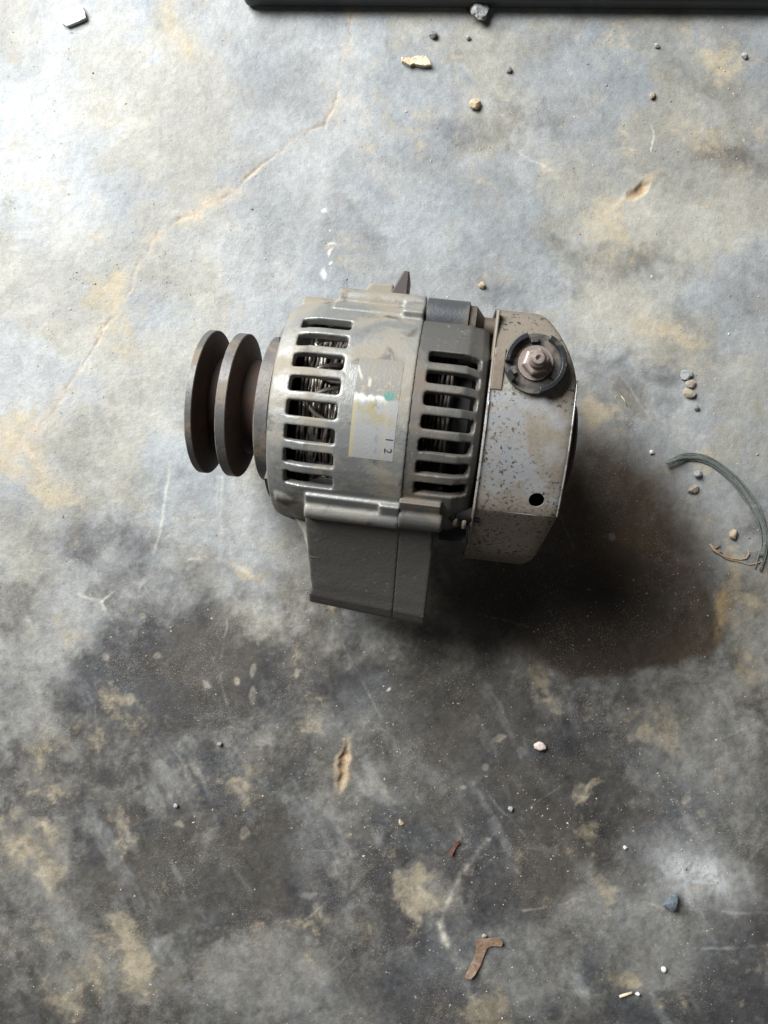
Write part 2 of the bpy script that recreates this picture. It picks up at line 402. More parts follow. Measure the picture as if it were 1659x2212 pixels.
# the long crack with dust packed in it
crack = [(772,-30),(765,30),(748,100),(730,160),(727,205),(725,232),(708,250),(697,272),(650,292),(624,306),(560,362),(500,412),(470,432),(445,440),(420,462),(386,478),(345,500),(330,520),(312,552),(295,595),(278,630),(242,692),(215,728),(183,786),(150,838),(124,871),(91,920),(70,980)]
cxw, cyw = PX0 + 22*w3 + 14*(nd2-.5), PY0 + 22*w4 - 14*(nd2-.5)
cd = poly_dist(crack, cxw, cyw)
cenv = .42 + .58*sstep(120, 260, PY0)*sstep(900, 620, PY0)
wid = 2 + 20*sstep(.45, .78, fbm(PX0, PY0, 60, 3, 21))
lay(np.exp(-(cd/wid)**2)*(.35+.9*n_tan2)*(.4+.6*cenv), (0.45, 0.375, 0.28), .68, .85)
brk = sstep(.38, .60, fbm(PX0, PY0, 70, 3, 22)); lay(np.exp(-(cd/1.6)**2)*(.25+.75*brk)*cenv, (0.20, 0.15, 0.11), .45, .9); Z = Z - .0005*cenv*np.exp(-(cd/2.2)**2)*(.2+.8*brk) - .0004*cenv*np.exp(-(cd/(.55*wid+1))**2)*sstep(.5, .68, nd2)
for pts, wdt, c, a in [
    ([(240,1272),(285,1295),(322,1302)], 2, (.5,.47,.40), .0),
    ([(170,1282),(200,1295),(219,1302),(228,1325),(245,1345),(256,1370)], 3.5, (.56,.53,.46), .75), ([(219,1302),(243,1278)], 1.8, (.56,.53,.46), .7),
    ([(366,1000),(362,1040),(352,1110),(345,1150),(330,1210),(315,1250),(298,1275)], 3, (.55,.54,.48), .6),
    ([(480,1030),(479,1130),(477,1200)], 4, (.5,.5,.47), .55), ([(470,1030),(470,1110)], 2, (.5,.5,.47), .4), ([(505,1035),(503,1080)], 5, (.5,.5,.47), .35),
    ([(407,1210),(440,1208),(478,1205)], 2.5, (.55,.5,.42), .6), ([(478,1205),(510,1222),(540,1243)], 5, (.55,.48,.36), .7), ([(455,1150),(478,1152)], 2, (.5,.5,.47), .4),
    ([(460,1420),(475,1460),(492,1520)], 3, (.46,.45,.42), .5), ([(490,1340),(478,1420)], 2, (.42,.42,.40), .4), ([(555,1375),(560,1410)], 2, (.46,.45,.42), .4),
    ([(1052,1815),(1040,1830),(1010,1870),(985,1910),(965,1950),(950,1990),(960,2030),(980,2060)], 6, (.50,.47,.40), .75),
    ([(905,1920),(930,1970),(960,2020),(985,2080)], 7, (.46,.41,.33), .6),
    ([(1130,1968),(1190,1960),(1240,1944),(1300,1950),(1360,1945),(1420,1958)], 2.2, (.5,.44,.35), .55), ([(1420,1962),(1530,1965),(1600,1972),(1680,1972)], 2.2, (.5,.46,.4), .4),
    ([(1450,2065),(1530,2050),(1660,2042)], 3, (.45,.43,.42), .4),
    ([(1090,310),(1150,345),(1190,365)], 1.6, (.6,.6,.58), .5), ([(1385,430),(1402,465)], 1.6, (.6,.58,.5), .5), ([(1270,415),(1300,432)], 1.5, (.6,.6,.58), .45),
    ([(1408,275),(1412,300),(1408,325)], 1.6, (.8,.74,.6), .7), ([(1425,500),(1450,530)], 1.6, (.6,.55,.45), .5),
    ([(1050,1710),(1100,1765),(1140,1810)], 1.5, (.35,.36,.37), .5), ([(1450,1980),(1453,2030)], 1.4, (.1,.1,.1), .4),
    ([(150,430),(300,400),(420,365)], 11, (.16,.16,.17), .25), ([(60,490),(220,470),(400,440)], 9, (.16,.16,.17), .2),
    ([(715,580),(690,700),(665,800)], 3, (.5,.5,.5), .35), ([(1610,560),(1640,600)], 2, (.5,.5,.48), .3)]:
    d = poly_dist(pts, PX0 + 9*w3, PY0 + 9*w4)
    m = np.exp(-(d/wdt)**2)*sstep(.34, .66, n_sm*.6+.4*n_tan2)*.8
    lay(m, c, a, .75); Z = Z + .00025*m*a
rsx = np.random.RandomState(8)
for q in range(46):
    x0, y0 = rsx.uniform(0, 1659), rsx.uniform(200, 2200); a_ = R(rsx.choice([62, 70, 52, 80, -35, 5]) + rsx.normal(0, 8)); l_ = rsx.uniform(25, 130)
    sel = np.hypot(PX0-x0, PY0-y0) < l_*1.2+8
    iy, ix = np.where(sel)
    if not len(iy): continue
    sl = (slice(iy.min(), iy.max()+1), slice(ix.min(), ix.max()+1))
    d = poly_dist([(x0, y0), (x0+l_*math.cos(a_), y0+l_*math.sin(a_)*.9), (x0+l_*1.05*math.cos(a_)+4, y0+l_*1.05*math.sin(a_))], PX0[sl]+5*w3[sl], PY0[sl]+5*w4[sl])
    mloc = np.exp(-(d/1.7)**2)*sstep(.3, .6, nd2[sl])*rsx.uniform(.15, .42)
    C[sl] = C[sl]*(1-mloc[..., None]) + (col((.38, .37, .34)) if rsx.rand() < .75 else col((.04, .04, .04)))*mloc[..., None]
# flecks of white paint above the machine
for (cx, cy, rx, ry, rot) in [(703,451,7,6,0),(708,495,4,3,0),(717,522,11,2.5,-8),(716,545,4,11,10),(718,568,3,4,0),(700,590,6,12,20),(1402,597,3,3,0),(838,1493,3,3,0),(115,0,3,3,0),(1607,300,3,3,0),(1408,977,0.1,.1,0)]:
    lay(blob(cx, cy, max(rx, .6), max(ry, .6), rot, .8, 1), (0.72, 0.73, 0.73), .75, .6)
# sandy grain
C = C*(0.89 + 0.22*n_fine)[..., None]
det1 = fbm(PX0, PY0, 24, 4, 81, .92); det2 = fbm(PX0 + 60*w5, PY0 + 60*w6, 95, 6, 82, .80)
C = C*np.clip(1 + (.38+.62*low)*(det1-.5) + (.25+.85*low)*(det2-.5) + .55*low*(n_str-.5), .4, 1.8)[..., None]
C = np.clip(C, .010, .9)

ny, nx = GX.shape
verts = np.stack([GX, GY, Z], -1).reshape(-1, 3).astype(np.float32)
ii = np.arange(ny*nx).reshape(ny, nx)
quads = np.stack([ii[:-1, :-1], ii[:-1, 1:], ii[1:, 1:], ii[1:, :-1]], -1).reshape(-1, 4)
fm = bpy.data.meshes.new('floor')
fm.vertices.add(len(verts)); fm.vertices.foreach_set('co', verts.ravel())
fm.loops.add(quads.size); fm.loops.foreach_set('vertex_index', quads.ravel().astype(np.int32))
fm.polygons.add(len(quads)); fm.polygons.foreach_set('loop_start', np.arange(0, quads.size, 4, dtype=np.int32))
fm.polygons.foreach_set('use_smooth', np.ones(len(quads), bool))
fm.update(calc_edges=True)
at = fm.attributes.new('grime_shade', 'FLOAT_COLOR', 'POINT')
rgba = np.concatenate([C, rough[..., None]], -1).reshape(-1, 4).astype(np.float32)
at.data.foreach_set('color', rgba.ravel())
M_floor, nt, b = new_mat('dirty_concrete')
N, L = nt.nodes, nt.links
an = N.new('ShaderNodeAttribute'); an.attribute_name = 'grime_shade'
tc = N.new('ShaderNodeTexCoord')
def fnoise(s, d, rgh=.6):
    n = N.new('ShaderNodeTexNoise'); n.inputs['Scale'].default_value = s; n.inputs['Detail'].default_value = d; n.inputs['Roughness'].default_value = rgh
    L.new(tc.outputs['Object'], n.inputs['Vector']); return n
g1 = fnoise(900, 4, .7)
mr = N.new('ShaderNodeMapRange'); mr.inputs['From Min'].default_value = .3; mr.inputs['From Max'].default_value = .7; mr.inputs['To Min'].default_value = .80; mr.inputs['To Max'].default_value = 1.20
L.new(g1.outputs['Fac'], mr.inputs['Value'])
mul = N.new('ShaderNodeVectorMath'); mul.operation = 'SCALE'
L.new(an.outputs['Color'], mul.inputs[0]); L.new(mr.outputs[0], mul.inputs['Scale'])
def mapped(n_, a, c):
    r_ = N.new('ShaderNodeMapRange'); r_.interpolation_type = 'SMOOTHSTEP'; r_.inputs['From Min'].default_value = a; r_.inputs['From Max'].default_value = c; L.new(n_.outputs['Fac'], r_.inputs['Value']); return r_
gs, gm, gp = fnoise(1250, 2, .5), fnoise(22, 4, .7), fnoise(1000, 3, .6)
mg = N.new('ShaderNodeMath'); mg.operation = 'MULTIPLY'; L.new(mapped(gs, .60, .67).outputs[0], mg.inputs[0]); L.new(mapped(gm, .40, .66).outputs[0], mg.inputs[1])
mgs = N.new('ShaderNodeMath'); mgs.operation = 'MULTIPLY'; L.new(mg.outputs[0], mgs.inputs[0]); mgs.inputs[1].default_value = .62
mxg = N.new('ShaderNodeMix'); mxg.data_type = 'RGBA'; L.new(mgs.outputs[0], mxg.inputs['Factor']); L.new(mul.outputs[0], mxg.inputs['A']); mxg.inputs['B'].default_value = (.40, .35, .27, 1)
mps = N.new('ShaderNodeMath'); mps.operation = 'MULTIPLY'; L.new(mapped(gp, .62, .72).outputs[0], mps.inputs[0]); mps.inputs[1].default_value = .5
mxp = N.new('ShaderNodeMix'); mxp.data_type = 'RGBA'; L.new(mps.outputs[0], mxp.inputs['Factor']); L.new(mxg.outputs['Result'], mxp.inputs['A']); mxp.inputs['B'].default_value = (.045, .042, .04, 1)
L.new(mxp.outputs['Result'], b.inputs['Base Color'])
L.new(an.outputs['Alpha'], b.inputs['Roughness'])
b.inputs['Specular IOR Level'].default_value = 0.42
g2 = fnoise(520, 5, .65); g3 = fnoise(1700, 3, .6)
b1 = N.new('ShaderNodeBump'); b1.inputs['Distance'].default_value = .0007; b1.inputs['Strength'].default_value = .28; L.new(g2.outputs['Fac'], b1.inputs['Height'])
b2 = N.new('ShaderNodeBump'); b2.inputs['Distance'].default_value = .0004; b2.inputs['Strength'].default_value = .4; L.new(g3.outputs['Fac'], b2.inputs['Height'])
ms = N.new('ShaderNodeMapRange'); ms.inputs['From Min'].default_value = .26; ms.inputs['From Max'].default_value = .48; ms.inputs['To Min'].default_value = .03; ms.inputs['To Max'].default_value = .36
L.new(an.outputs['Alpha'], ms.inputs['Value']); L.new(ms.outputs[0], b1.inputs['Strength']); L.new(ms.outputs[0], b2.inputs['Strength'])
L.new(b1.outputs[0], b2.inputs['Normal']); L.new(b2.outputs[0], b.inputs['Normal'])
fm.materials.append(M_floor)
floor = link(bpy.data.objects.new('floor', fm)); floor['kind'] = 'structure'; floor['label'] = 'dirty grey concrete floor with dark stains, clay dust and a long crack'

# ------------------------------------------------------------------ the alternator
AXH = 74.0                                   # height of its axle over the floor, mm
alt = bpy.data.objects.new('alternator', None); link(alt)
alt.location = (0.0092, 0.0535, 0.0022); alt.rotation_euler = (0, R(-4.0), R(-6.9)); alt.empty_display_size = .05
tag(alt, 'used car alternator of dusty cast aluminium with a double pulley, lying on the concrete', 'alternator')

SECT = (0, 120, 240)
def theta_lines(c0, pitch, n, hw, gap_first):
    """slot centres for the three sectors, and the angular cage lines"""
    lines = []
    for s in SECT:
        cs = [s + c0 + pitch*(i-(n-1)/2) for i in range(n)]
        for c in cs: lines += [(c-hw, 1), (c+hw, 0)]       # flag 1: the cell after this line is a slot
        a = cs[-1]+hw; bnd = cs[0]-hw+120
        m = 5
        lines += [(a + (bnd-a)*q/(m+1), 0) for q in range(1, m+1)]
    lines = sorted([((t % 360), f) for t, f in lines])
    return lines

def shell(prof, thick, lines, slot_cells):
    """closed casting wall: revolve prof (u, r), wall thickness thick, with the slot cells left open"""
    m, n = len(prof), len(lines)
    nrm = []
    for i in range(m):
        a = Vector(prof[max(i-1, 0)]); c = Vector(prof[min(i+1, m-1)]); d = (c-a).normalized()
        nrm.append(Vector((-d.y, d.x)))
    V = []
    for lev in (0, 1):
        for i in range(m):
            u, r = prof[i][0]-nrm[i].x*thick*lev, prof[i][1]-nrm[i].y*thick*lev
            for (t, f) in lines:
                y, z = polar(t, r); V.append((u, y, z+AXH))
    idx = lambda lev, i, j: lev*m*n + i*n + (j % n)
    hole = lambda i, j: (0 <= i < m-1) and (i in slot_cells) and lines[j % n][1] == 1
    F = []
    for i in range(m-1):
        for j in range(n):
            if hole(i, j):
                if not hole(i, j-1): F.append((idx(0,i,j), idx(0,i+1,j), idx(1,i+1,j), idx(1,i,j)))
                if not hole(i, j+1): F.append((idx(0,i,j+1), idx(1,i,j+1), idx(1,i+1,j+1), idx(0,i+1,j+1)))
                if not hole(i-1, j): F.append((idx(0,i,j), idx(1,i,j), idx(1,i,j+1), idx(0,i,j+1)))
                if not hole(i+1, j): F.append((idx(0,i+1,j), idx(0,i+1,j+1), idx(1,i+1,j+1), idx(1,i+1,j)))
                continue
            F.append((idx(0,i,j), idx(0,i,j+1), idx(0,i+1,j+1), idx(0,i+1,j)))
            F.append((idx(1,i,j), idx(1,i+1,j), idx(1,i+1,j+1), idx(1,i,j+1)))
    for j in range(n):
        F.append((idx(0,0,j), idx(1,0,j), idx(1,0,j+1), idx(0,0,j+1)))
        F.append((idx(0,m-1,j), idx(0,m-1,j+1), idx(1,m-1,j+1), idx(1,m-1,j)))
    return V, F

def subdivided(V, F, lv):
    o = mesh_obj('tmp', V, F, [], scale=1.0)
    mod(o, 'SUBSURF', levels=lv, render_levels=lv, subdivision_type='SIMPLE'); bake(o)
    v = [tuple(x.co) for x in o.data.vertices]; f = [tuple(p.vertices) for p in o.data.polygons]
    bpy.data.objects.remove(o); return v, f

def bar_along(u0, u1, th, rc, rad, n=20, taper=1.0):
    y, z = polar(th, rc)
    return lathe([(u0, rad*taper*.8), (u0+.8, rad*taper), (u1-.8, rad), (u1, rad*.85)], n, y, z+AXH)

def sector_pad(u0, u1, t0, t1, r0, r1, n=6, ledge=0.0):
    V, F = [], []
    for (u, r) in ((u0, r0), (u0, r1), (u1, r1), (u1, r0)):
        for i in range(n+1):
            y, z = polar(t0+(t1-t0)*i/n, r); V.append((u, y, z+AXH))
    k = n+1
    for q in range(4):
        q2 = (q+1) % 4
        for i in range(n): F.append((q*k+i, q*k+i+1, q2*k+i+1, q2*k+i))
    F.append((0, k, 2*k, 3*k)); F.append((n, k+n, 2*k+n, 3*k+n))
    return V, F

SEAM = 14.5
front_lines = theta_lines(1.0, 11.45, 8, 3.55, 0)
prof_f = [(-61, 17), (-61.8, 40), (-61.8, 56.5), (-60.9, 59.3), (-57, 60.8), (-51, 62.2), (-46, 63.3), (-40, 63.9), (-33, 63.9), (-23.5, 63.9), (-21, 63.9), (-17, 63.9), (0, 63.9), (SEAM-.8, 63.9), (SEAM, 63.9)]
Vs, Fs = subdivided(*shell(prof_f, 4.6, front_lines, {5, 6, 7, 8}), 1)
pieces = [(Vs, Fs)]
# upper bolt boss: rounded crest, sunken pad, and collar at the joint
pieces += [bar_along(-37, SEAM-.3, 73, 65.8, 6.2), sector_pad(-37, 3.5, 55, 70, 50, 65.0), sector_pad(2.5, SEAM-.3, 53, 76, 50, 68.0), bar_along(-58, -27, 72, 59, 6.5)]
# lower bolt boss
pieces += [bar_along(-39, SEAM-.3, -56, 65.0, 6.0), sector_pad(-38.5, 4.0, -56, -46, 50, 66.0), sector_pad(3.0, SEAM-.3, -56, -46, 50, 67.6), bar_along(-37, SEAM-.3, -170, 63, 6)]
pieces += [bar_along(-57, -36, -54, 58.5, 5.5)]
# front bearing hub
pieces += [lathe([(-63.5, 17), (-63.5, 27), (-60, 29), (-56, 29), (-56, 17)], 64, 0, AXH, closed=True)]
V, F = join(pieces)
fb = mesh_obj('front_bracket', V, F, M_alu, alt)
mod(fb, 'REMESH', mode='VOXEL', voxel_size=0.00075, use_smooth_shade=True)
mod(fb, 'SMOOTH', factor=.5, iterations=5)

rear_lines = theta_lines(-4.5, 10.6, 7, 3.15, 0)
prof_r = [(SEAM-1.6, 63.2), (SEAM+1, 63.2), (17.5, 63.2), (20.5, 63.2), (23, 63.2), (34, 63.2), (41, 62.9), (44.5, 61.4), (48.5, 60.0), (52, 57.5), (53.6, 53), (53.9, 40), (53.9, 18)]
Vs, Fs = subdivided(*shell(prof_r, 4.6, rear_lines, {3, 4, 5, 6, 7}), 1)
pieces = [(Vs, Fs),
          bar_along(SEAM-1, 38, -54, 64.0, 7.4), sector_pad(SEAM-1, 36, -57, -43, 50, 66.6), bar_along(SEAM-1, 40, -170, 63, 6)]
V, F = join(pieces)
rb = mesh_obj('rear_bracket', V, F, M_alu_rear, alt)
mod(rb, 'REMESH', mode='VOXEL', voxel_size=0.00075, use_smooth_shade=True)
mod(rb, 'SMOOTH', factor=.5, iterations=5)

o = mesh_obj('bolt_boss', *bar_along(SEAM+.2, 39.5, 64, 60.5, 12.0, 40), M_boss, alt); smooth_by_angle(o, 40); o['label'] = 'dark round bolt boss along the top of the rear bracket'
# mounting foot: both halves of the casting run on into it, downwards on the picture's lower side
def slab(outline, z0, z1, shift=(0, 0)):
    n = len(outline)
    V = [(x, y, z0) for x, y in outline] + [(x+shift[0], y+shift[1], z1) for x, y in outline]
    F = [tuple(range(n)), tuple(range(n, 2*n))] + [(i, (i+1) % n, n+(i+1) % n, n+i) for i in range(n)]
    return V, F
FOOT = [(-48, 46), (-60, 37), (-65, 33), (-74, 25), (-82, 18.2), (-90, 11.5), (-97, 6), (-104, .5), (-108, -3), (-113, -7), (-117.5, -13), (-119.5, -20), (-119.5, -38), (-116, -45), (-108, -47), (-100, -42), (-94, -28), (-82, -16), (-66, -6), (-48, 4)]
def foot(u_side, u_joint, left):
    V, F = [], []; n, m = len(FOOT), 6
    for i in range(m+1):
        for (v, z) in FOOT:
            us = u_side(v); ua, ub = (us, u_joint) if left else (u_joint, us)
            u = ua + (ub-ua)*i/m
            V.append((u, v - .075*u*max(0, (-v-80)/38), z + AXH - (0 if left else .35)))
    for i in range(m):
        for j in range(n): F.append((i*n+j, i*n+(j+1) % n, (i+1)*n+(j+1) % n, (i+1)*n+j))
    F.append(tuple(range(n))); F.append(tuple(range(m*n, (m+1)*n)))
    return V, F
def left_edge(v):
    a = min(1, max(0, (-62-v)/24)); b_ = min(1, max(0, (-104-v)/7))
    return -39.5 + 7.0*a*a*(3-2*a) - 6.4*b_*b_*(3-2*b_)
for side, joint, isl, lab_ in ((left_edge, SEAM+.6, True, 'grimy shade-darkened front half of the mounting foot'), (lambda v: 32 + 2.5*min(1, max(0, (-60-v)/8)), SEAM-.6, False, 'grimy shade-darkened rear half of the mounting foot')):
    V, F = foot(side, joint, isl)
    o = mesh_obj('mounting_foot', V, F, M_foot, alt); o['label'] = lab_
    mod(o, 'REMESH', mode='VOXEL', voxel_size=.0009, use_smooth_shade=True); mod(o, 'SMOOTH', factor=.5, iterations=4)

o = mesh_obj('foot_bushing', *lathe([(-40.2, 5.2), (-40.2, 8.2), (-30, 8.2), (-30, 5.2)], 36, -110.5+3, AXH-30, closed=True), M_rim, alt); smooth_by_angle(o)
V, F = slab([(-58, -40), (-56, -54), (-50, -63), (-43, -72), (-37.5, -86), (-30, -86), (-30, -42)], AXH-8, AXH+15)
o = mesh_obj('shoulder_web', V, F, M_alu, alt); mod(o, 'REMESH', mode='VOXEL', voxel_size=.001, use_smooth_shade=True); mod(o, 'SMOOTH', factor=.5, iterations=6)
# adjusting ear on the far side
ear = slab([(-36, 54), (-31, 70), (-22, 83), (-8, 83.5), (-6, 54)], AXH-14, AXH+2)
o = mesh_obj('adjusting_ear', *ear, M_alu, alt, smooth=False); mod(o, 'BEVEL', width=.0016, segments=3)
o = mesh_obj('ear_shade_wedge', *slab([(-11, 54), (-9.5, 77), (-3, 91.5), (0.6, 91.5), (1.5, 54)], AXH-18, AXH+3.5), M_core, alt, smooth=False); mod(o, 'BEVEL', width=.0008, segments=2)  # dark wedge standing in for the shadowed cavity beside the ear
# thin baffle plate between bracket and pulley, showing at its two corners
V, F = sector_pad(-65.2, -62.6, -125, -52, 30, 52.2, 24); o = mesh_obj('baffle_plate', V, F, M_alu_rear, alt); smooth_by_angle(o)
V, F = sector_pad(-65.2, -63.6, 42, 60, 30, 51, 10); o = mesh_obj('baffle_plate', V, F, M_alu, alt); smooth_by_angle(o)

# inside: rotor, stator and its two coil ends
o = mesh_obj('rotor', *lathe([(-52, 10), (-52, 41), (-49, 43), (45, 43), (47, 41), (47, 10)], 72, 0, AXH), M_dark, alt); smooth_by_angle(o)
V, F = lathe([(-17, 46), (-17, 57), (19, 57), (19, 46)], 72, 0, AXH, closed=True)
o = mesh_obj('stator_core', V, F, M_core, alt); smooth_by_angle(o)
rnd = random.Random(5)
def coil_end(u_in, u_out, seed, count, sweep):
    rg = random.Random(seed); parts = []
    for i in range(count):
        t0 = 360*i/count + rg.uniform(-1.6, 1.6); r0 = rg.choice((49, 52, 54.5)) + rg.uniform(-.8, .8)
        sw = sweep*rg.uniform(.5, 1.3) * (1 if rg.random() < .85 else -1); du = (u_out-u_in)*rg.uniform(.75, 1.02)
        pts = []
        for s in np.linspace(0, 1, 9):
            uu = u_in + du*math.sin(math.pi*s)**.55
            th = t0 + sw*(s-.5)*2; y, z = polar(th, r0 + 2.2*math.sin(math.pi*s) + .9*math.sin(6*s+i)); pts.append((uu, y, z+AXH))
        parts.append(tube(pts, rg.uniform(1.0, 1.5), 7))
    return join(parts)
def coil_rings(u0, u1, n, r0, r1, rad, seed):
    rg = random.Random(seed); parts = []
    for q in range(n):
        u = u0 + (u1-u0)*q/(n-1) + rg.uniform(-.4, .4); rr = rg.uniform(r0, r1); p1, p2 = rg.uniform(0, 6), rg.uniform(0, 6)
        pts = []
        for i in range(97):
            a = 360*i/96; y, z = polar(a, rr + .8*math.sin(R(a)*9+p1) + .8*math.sin(R(a)*23+p2)); pts.append((u + .3*math.sin(R(a)*7+p2) + .3*math.sin(R(a)*17+p1), y, z+AXH))
        parts.append(tube(pts, rad*rg.uniform(.85, 1.15), 7))
    return join(parts)
V, F = join([coil_rings(-46, -21, 15, 49, 51.5, .95, 21), coil_end(-19, -42, 3, 22, 9)])
o = mesh_obj('winding', V, F, M_wire, alt); o['label'] = 'dusty wire loops of the winding seen through the front slots'; o['kind'] = 'stuff'
V, F = join([coil_rings(22, 34, 6, 46, 50, 1.0, 23)])
o = mesh_obj('winding', V, F, M_core, alt); o['label'] = 'dark wire loops of the winding seen through the rear slots'; o['kind'] = 'stuff'

# double pulley
Rp = 43.6
pp = [(-110, 12), (-110, 38), (-110, Rp-.6), (-109.4, Rp), (-106.0, Rp), (-105.6, Rp-.4), (-101, Rp-15), (-96, Rp-15), (-92.2, Rp-.4), (-91.8, Rp), (-86.6, Rp), (-86.2, Rp-.4),
      (-81.6, Rp-15), (-74.5, Rp-15), (-70.0, Rp-.4), (-69.6, Rp), (-62.6, Rp), (-61.9, Rp-.8), (-61.9, 24), (-61.9, 12)]
pp = [(u_-3.6, r_) for u_, r_ in pp]
V, F = lathe(pp, 128, 0, AXH)
fmat = []
for i in range(len(pp)-1): fmat += [1 if (i in (5, 6, 7, 11, 12, 13)) else 2 if i in (2, 8, 14) else 0]*128
pl = mesh_obj('pulley', V, F, [M_rim, M_rust, M_edge], alt, fmats=fmat+[0, 0]); smooth_by_angle(pl, 25); pl['label'] = 'double groove pulley of worn dark iron with rusty grooves'
o = mesh_obj('shaft', *lathe([(-122, 5), (-121, 7.5), (-115, 7.5), (-64, 8.5), (-55, 12)], 40, 0, AXH), M_rim, alt); smooth_by_angle(o)
o = mesh_obj('pulley_nut', *lathe([(-120, 9.5), (-119.4, 11.5), (-114, 11.5), (-112.7, 11.5)], 6, 0, AXH), M_rim, alt, smooth=False)

# rear cover of bent sheet
sec = [(62, -46), (66, -20), (66.5, 10), (65.5, 34), (61, 50), (54, 57.5), (42, 60.5), (26, 61.5), (10, 62.2), (-4, 61.6), (-17, 59.3), (-29, 55.2), (-39, 50.8), (-44.5, 48.0), (-46.5, 46.4), (-57, 31.5), (-68, 16.5), (-73, 8), (-75, -6), (-78, -30), (-74, -46)]
us = [(54.0, 1.012), (54.6, 1.0), (57, 1.0), (66, 1.0), (80, 1.0), (92, 1.0), (97, .992), (99.0, .972), (99.6, .93), (99.8, .86), (99.9, .5)]
V, F = [], []
for (u, s) in us:
    for (v, z) in sec:
        uu = u
        if v > 34: uu = 54 + (u-54)*(1 - .50*min(1, (v-34)/32))
        if v < -48: uu = 54 + (u-54)*(1 - .13*min(1, (-48-v)/28))
        V.append((uu, v*s, z*s+AXH))
n = len(sec)
for i in range(len(us)-1):
    for j in range(n-1): F.append((i*n+j, i*n+j+1, (i+1)*n+j+1, (i+1)*n+j))
F.append(tuple((len(us)-1)*n + j for j in range(n)))
fmat = [0]*3
for i in range(7, len(us)-1): F.insert(0, (i*n+n-1, i*n, (i+1)*n, (i+1)*n+n-1))
for i in range(len(us)-1):
    for j in range(n-1): fmat.append(0)
cv = mesh_obj('rear_cover', V, F, [M_cover, M_cover_dirt], alt, fmats=fmat+[0])
cr = cv.data.attributes.new('crease_edge', 'FLOAT', 'EDGE')
for e in cv.data.edges:
    a, b_ = sorted(e.vertices)
    if b_-a == n and (a % n) == 14: cr.data[e.index].value = 1.0
mod(cv, 'SUBSURF', levels=3, render_levels=3)
mod(cv, 'SOLIDIFY', thickness=.0011, offset=-1)
bake(cv)
cut_y, cut_z = -38.2, 51.0
d = Vector((0, -.42, .907))
cm_v, cm_f = lathe([(-8, 4.1), (8, 4.1)], 32, axis='z')
cut = mesh_obj('cut', cm_v, cm_f, [])
cut.matrix_world = Matrix.Translation((86*MM, cut_y*MM, (cut_z+AXH)*MM)) @ d.to_track_quat('Z', 'Y').to_matrix().to_4x4()
bo = mod(cv, 'BOOLEAN', object=cut, operation='DIFFERENCE', solver='EXACT')
mw = alt.matrix_world.copy(); cv.parent = None; bpy.context.view_layer.update(); bake(cv); cv.parent = alt
bpy.data.objects.remove(cut)
smooth_by_angle(cv, 50)
cv['label'] = 'tarnished sheet metal rear cover, speckled with dark spots'
def sec_pts(u, v_hi, v_lo, off):
    out = []
    for (v, z) in sec:
        if v_lo <= v <= v_hi and z > 0:
            uu = u
            if v > 34: uu = 54 + (u-54)*(1 - .50*min(1, (v-34)/32))
            if v < -48: uu = 54 + (u-54)*(1 - .13*min(1, (-48-v)/28))
            out.append((uu, v*off, z*off+AXH))
    fine = []
    for i in range(len(out)-1):
        p0, p1, p2, p3 = [Vector(out[max(0, min(len(out)-1, i+q))]) for q in (-1, 0, 1, 2)]
        for t_ in (0, .25, .5, .75):
            fine.append(tuple(.5*((2*p1) + (-p0+p2)*t_ + (2*p0-5*p1+4*p2-p3)*t_*t_ + (-p0+3*p1-3*p2+p3)*t_**3)))
    return fine + [out[-1]]
o = mesh_obj('pressed_edge', *tube(sec_pts(54.2, 10, -70, 1.006), .42, 8), M_edge, alt); o['label'] = 'bright worn front lip of the rear cover'
o = mesh_obj('pressed_edge', *tube(sec_pts(98.4, 30, -47, .982), .5, 8), M_edge, alt); o['label'] = 'bright worn rear edge of the rear cover'
o = mesh_obj('pressed_edge', *tube([(62, -46.3, AXH+46.0), (72, -46.3, AXH+46.25), (84, -46.2, AXH+46.3), (96.5, -45.9, AXH+46.0)], [.15, .3, .45, .5], 8), M_edge, alt); o['label'] = 'bright worn fold of the rear cover'
o = mesh_obj('cover_core', *lathe([(54.4, 20), (54.4, 50), (90, 50), (90, 20)], 48, 0, AXH), M_dark, alt)
o = mesh_obj('bearing_cap', *lathe([(97, 8), (97, 27), (103.0, 27), (104.2, 25.5), (104.2, 8)], 48, -6, AXH+20), M_rust, alt); smooth_by_angle(o)
# bent tab and dusty step at the left edge of the cover's upper half
o = mesh_obj('cover_tab', *join([box(53.2, 54.6, 34, 58, AXH+45, AXH+60.5), box(54.2, 60, 16, 38, AXH+60.8, AXH+62.6)]), M_cover_dirt, alt, smooth=False); mod(o, 'BEVEL', width=.0005, segments=2)

# through bolts behind the bosses
def bolt(th, rc, u0, u1, big):
    y, z = polar(th, rc)
    return join([lathe([(u0, 8.5), (u0, big), (u0+4, big), (u0+8, 6.2), (u0+9, 5.4), (u1, 5.4)], 28, y, z+AXH)])
o = mesh_obj('through_bolt', *bolt(64, 59.5, 39, 58, 11.0), M_neck, alt); smooth_by_angle(o)
o = mesh_obj('through_bolt', *join([bolt(-54, 57, 36, 58, 6.0), box(37, 52, -66, -44, AXH+18, AXH+27)]), M_dark, alt); smooth_by_angle(o)  # bolt coloured near-black, imitating the shaded gap it sits in
o = mesh_obj('terminal_pin', *tube([(45, -50, AXH+38), (45, -57, AXH+36)], 1.6, 10), M_cover, alt)
o = mesh_obj('terminal_pin', *tube([(50, -52, AXH+37), (50, -58, AXH+35)], 1.4, 10), M_cover, alt)

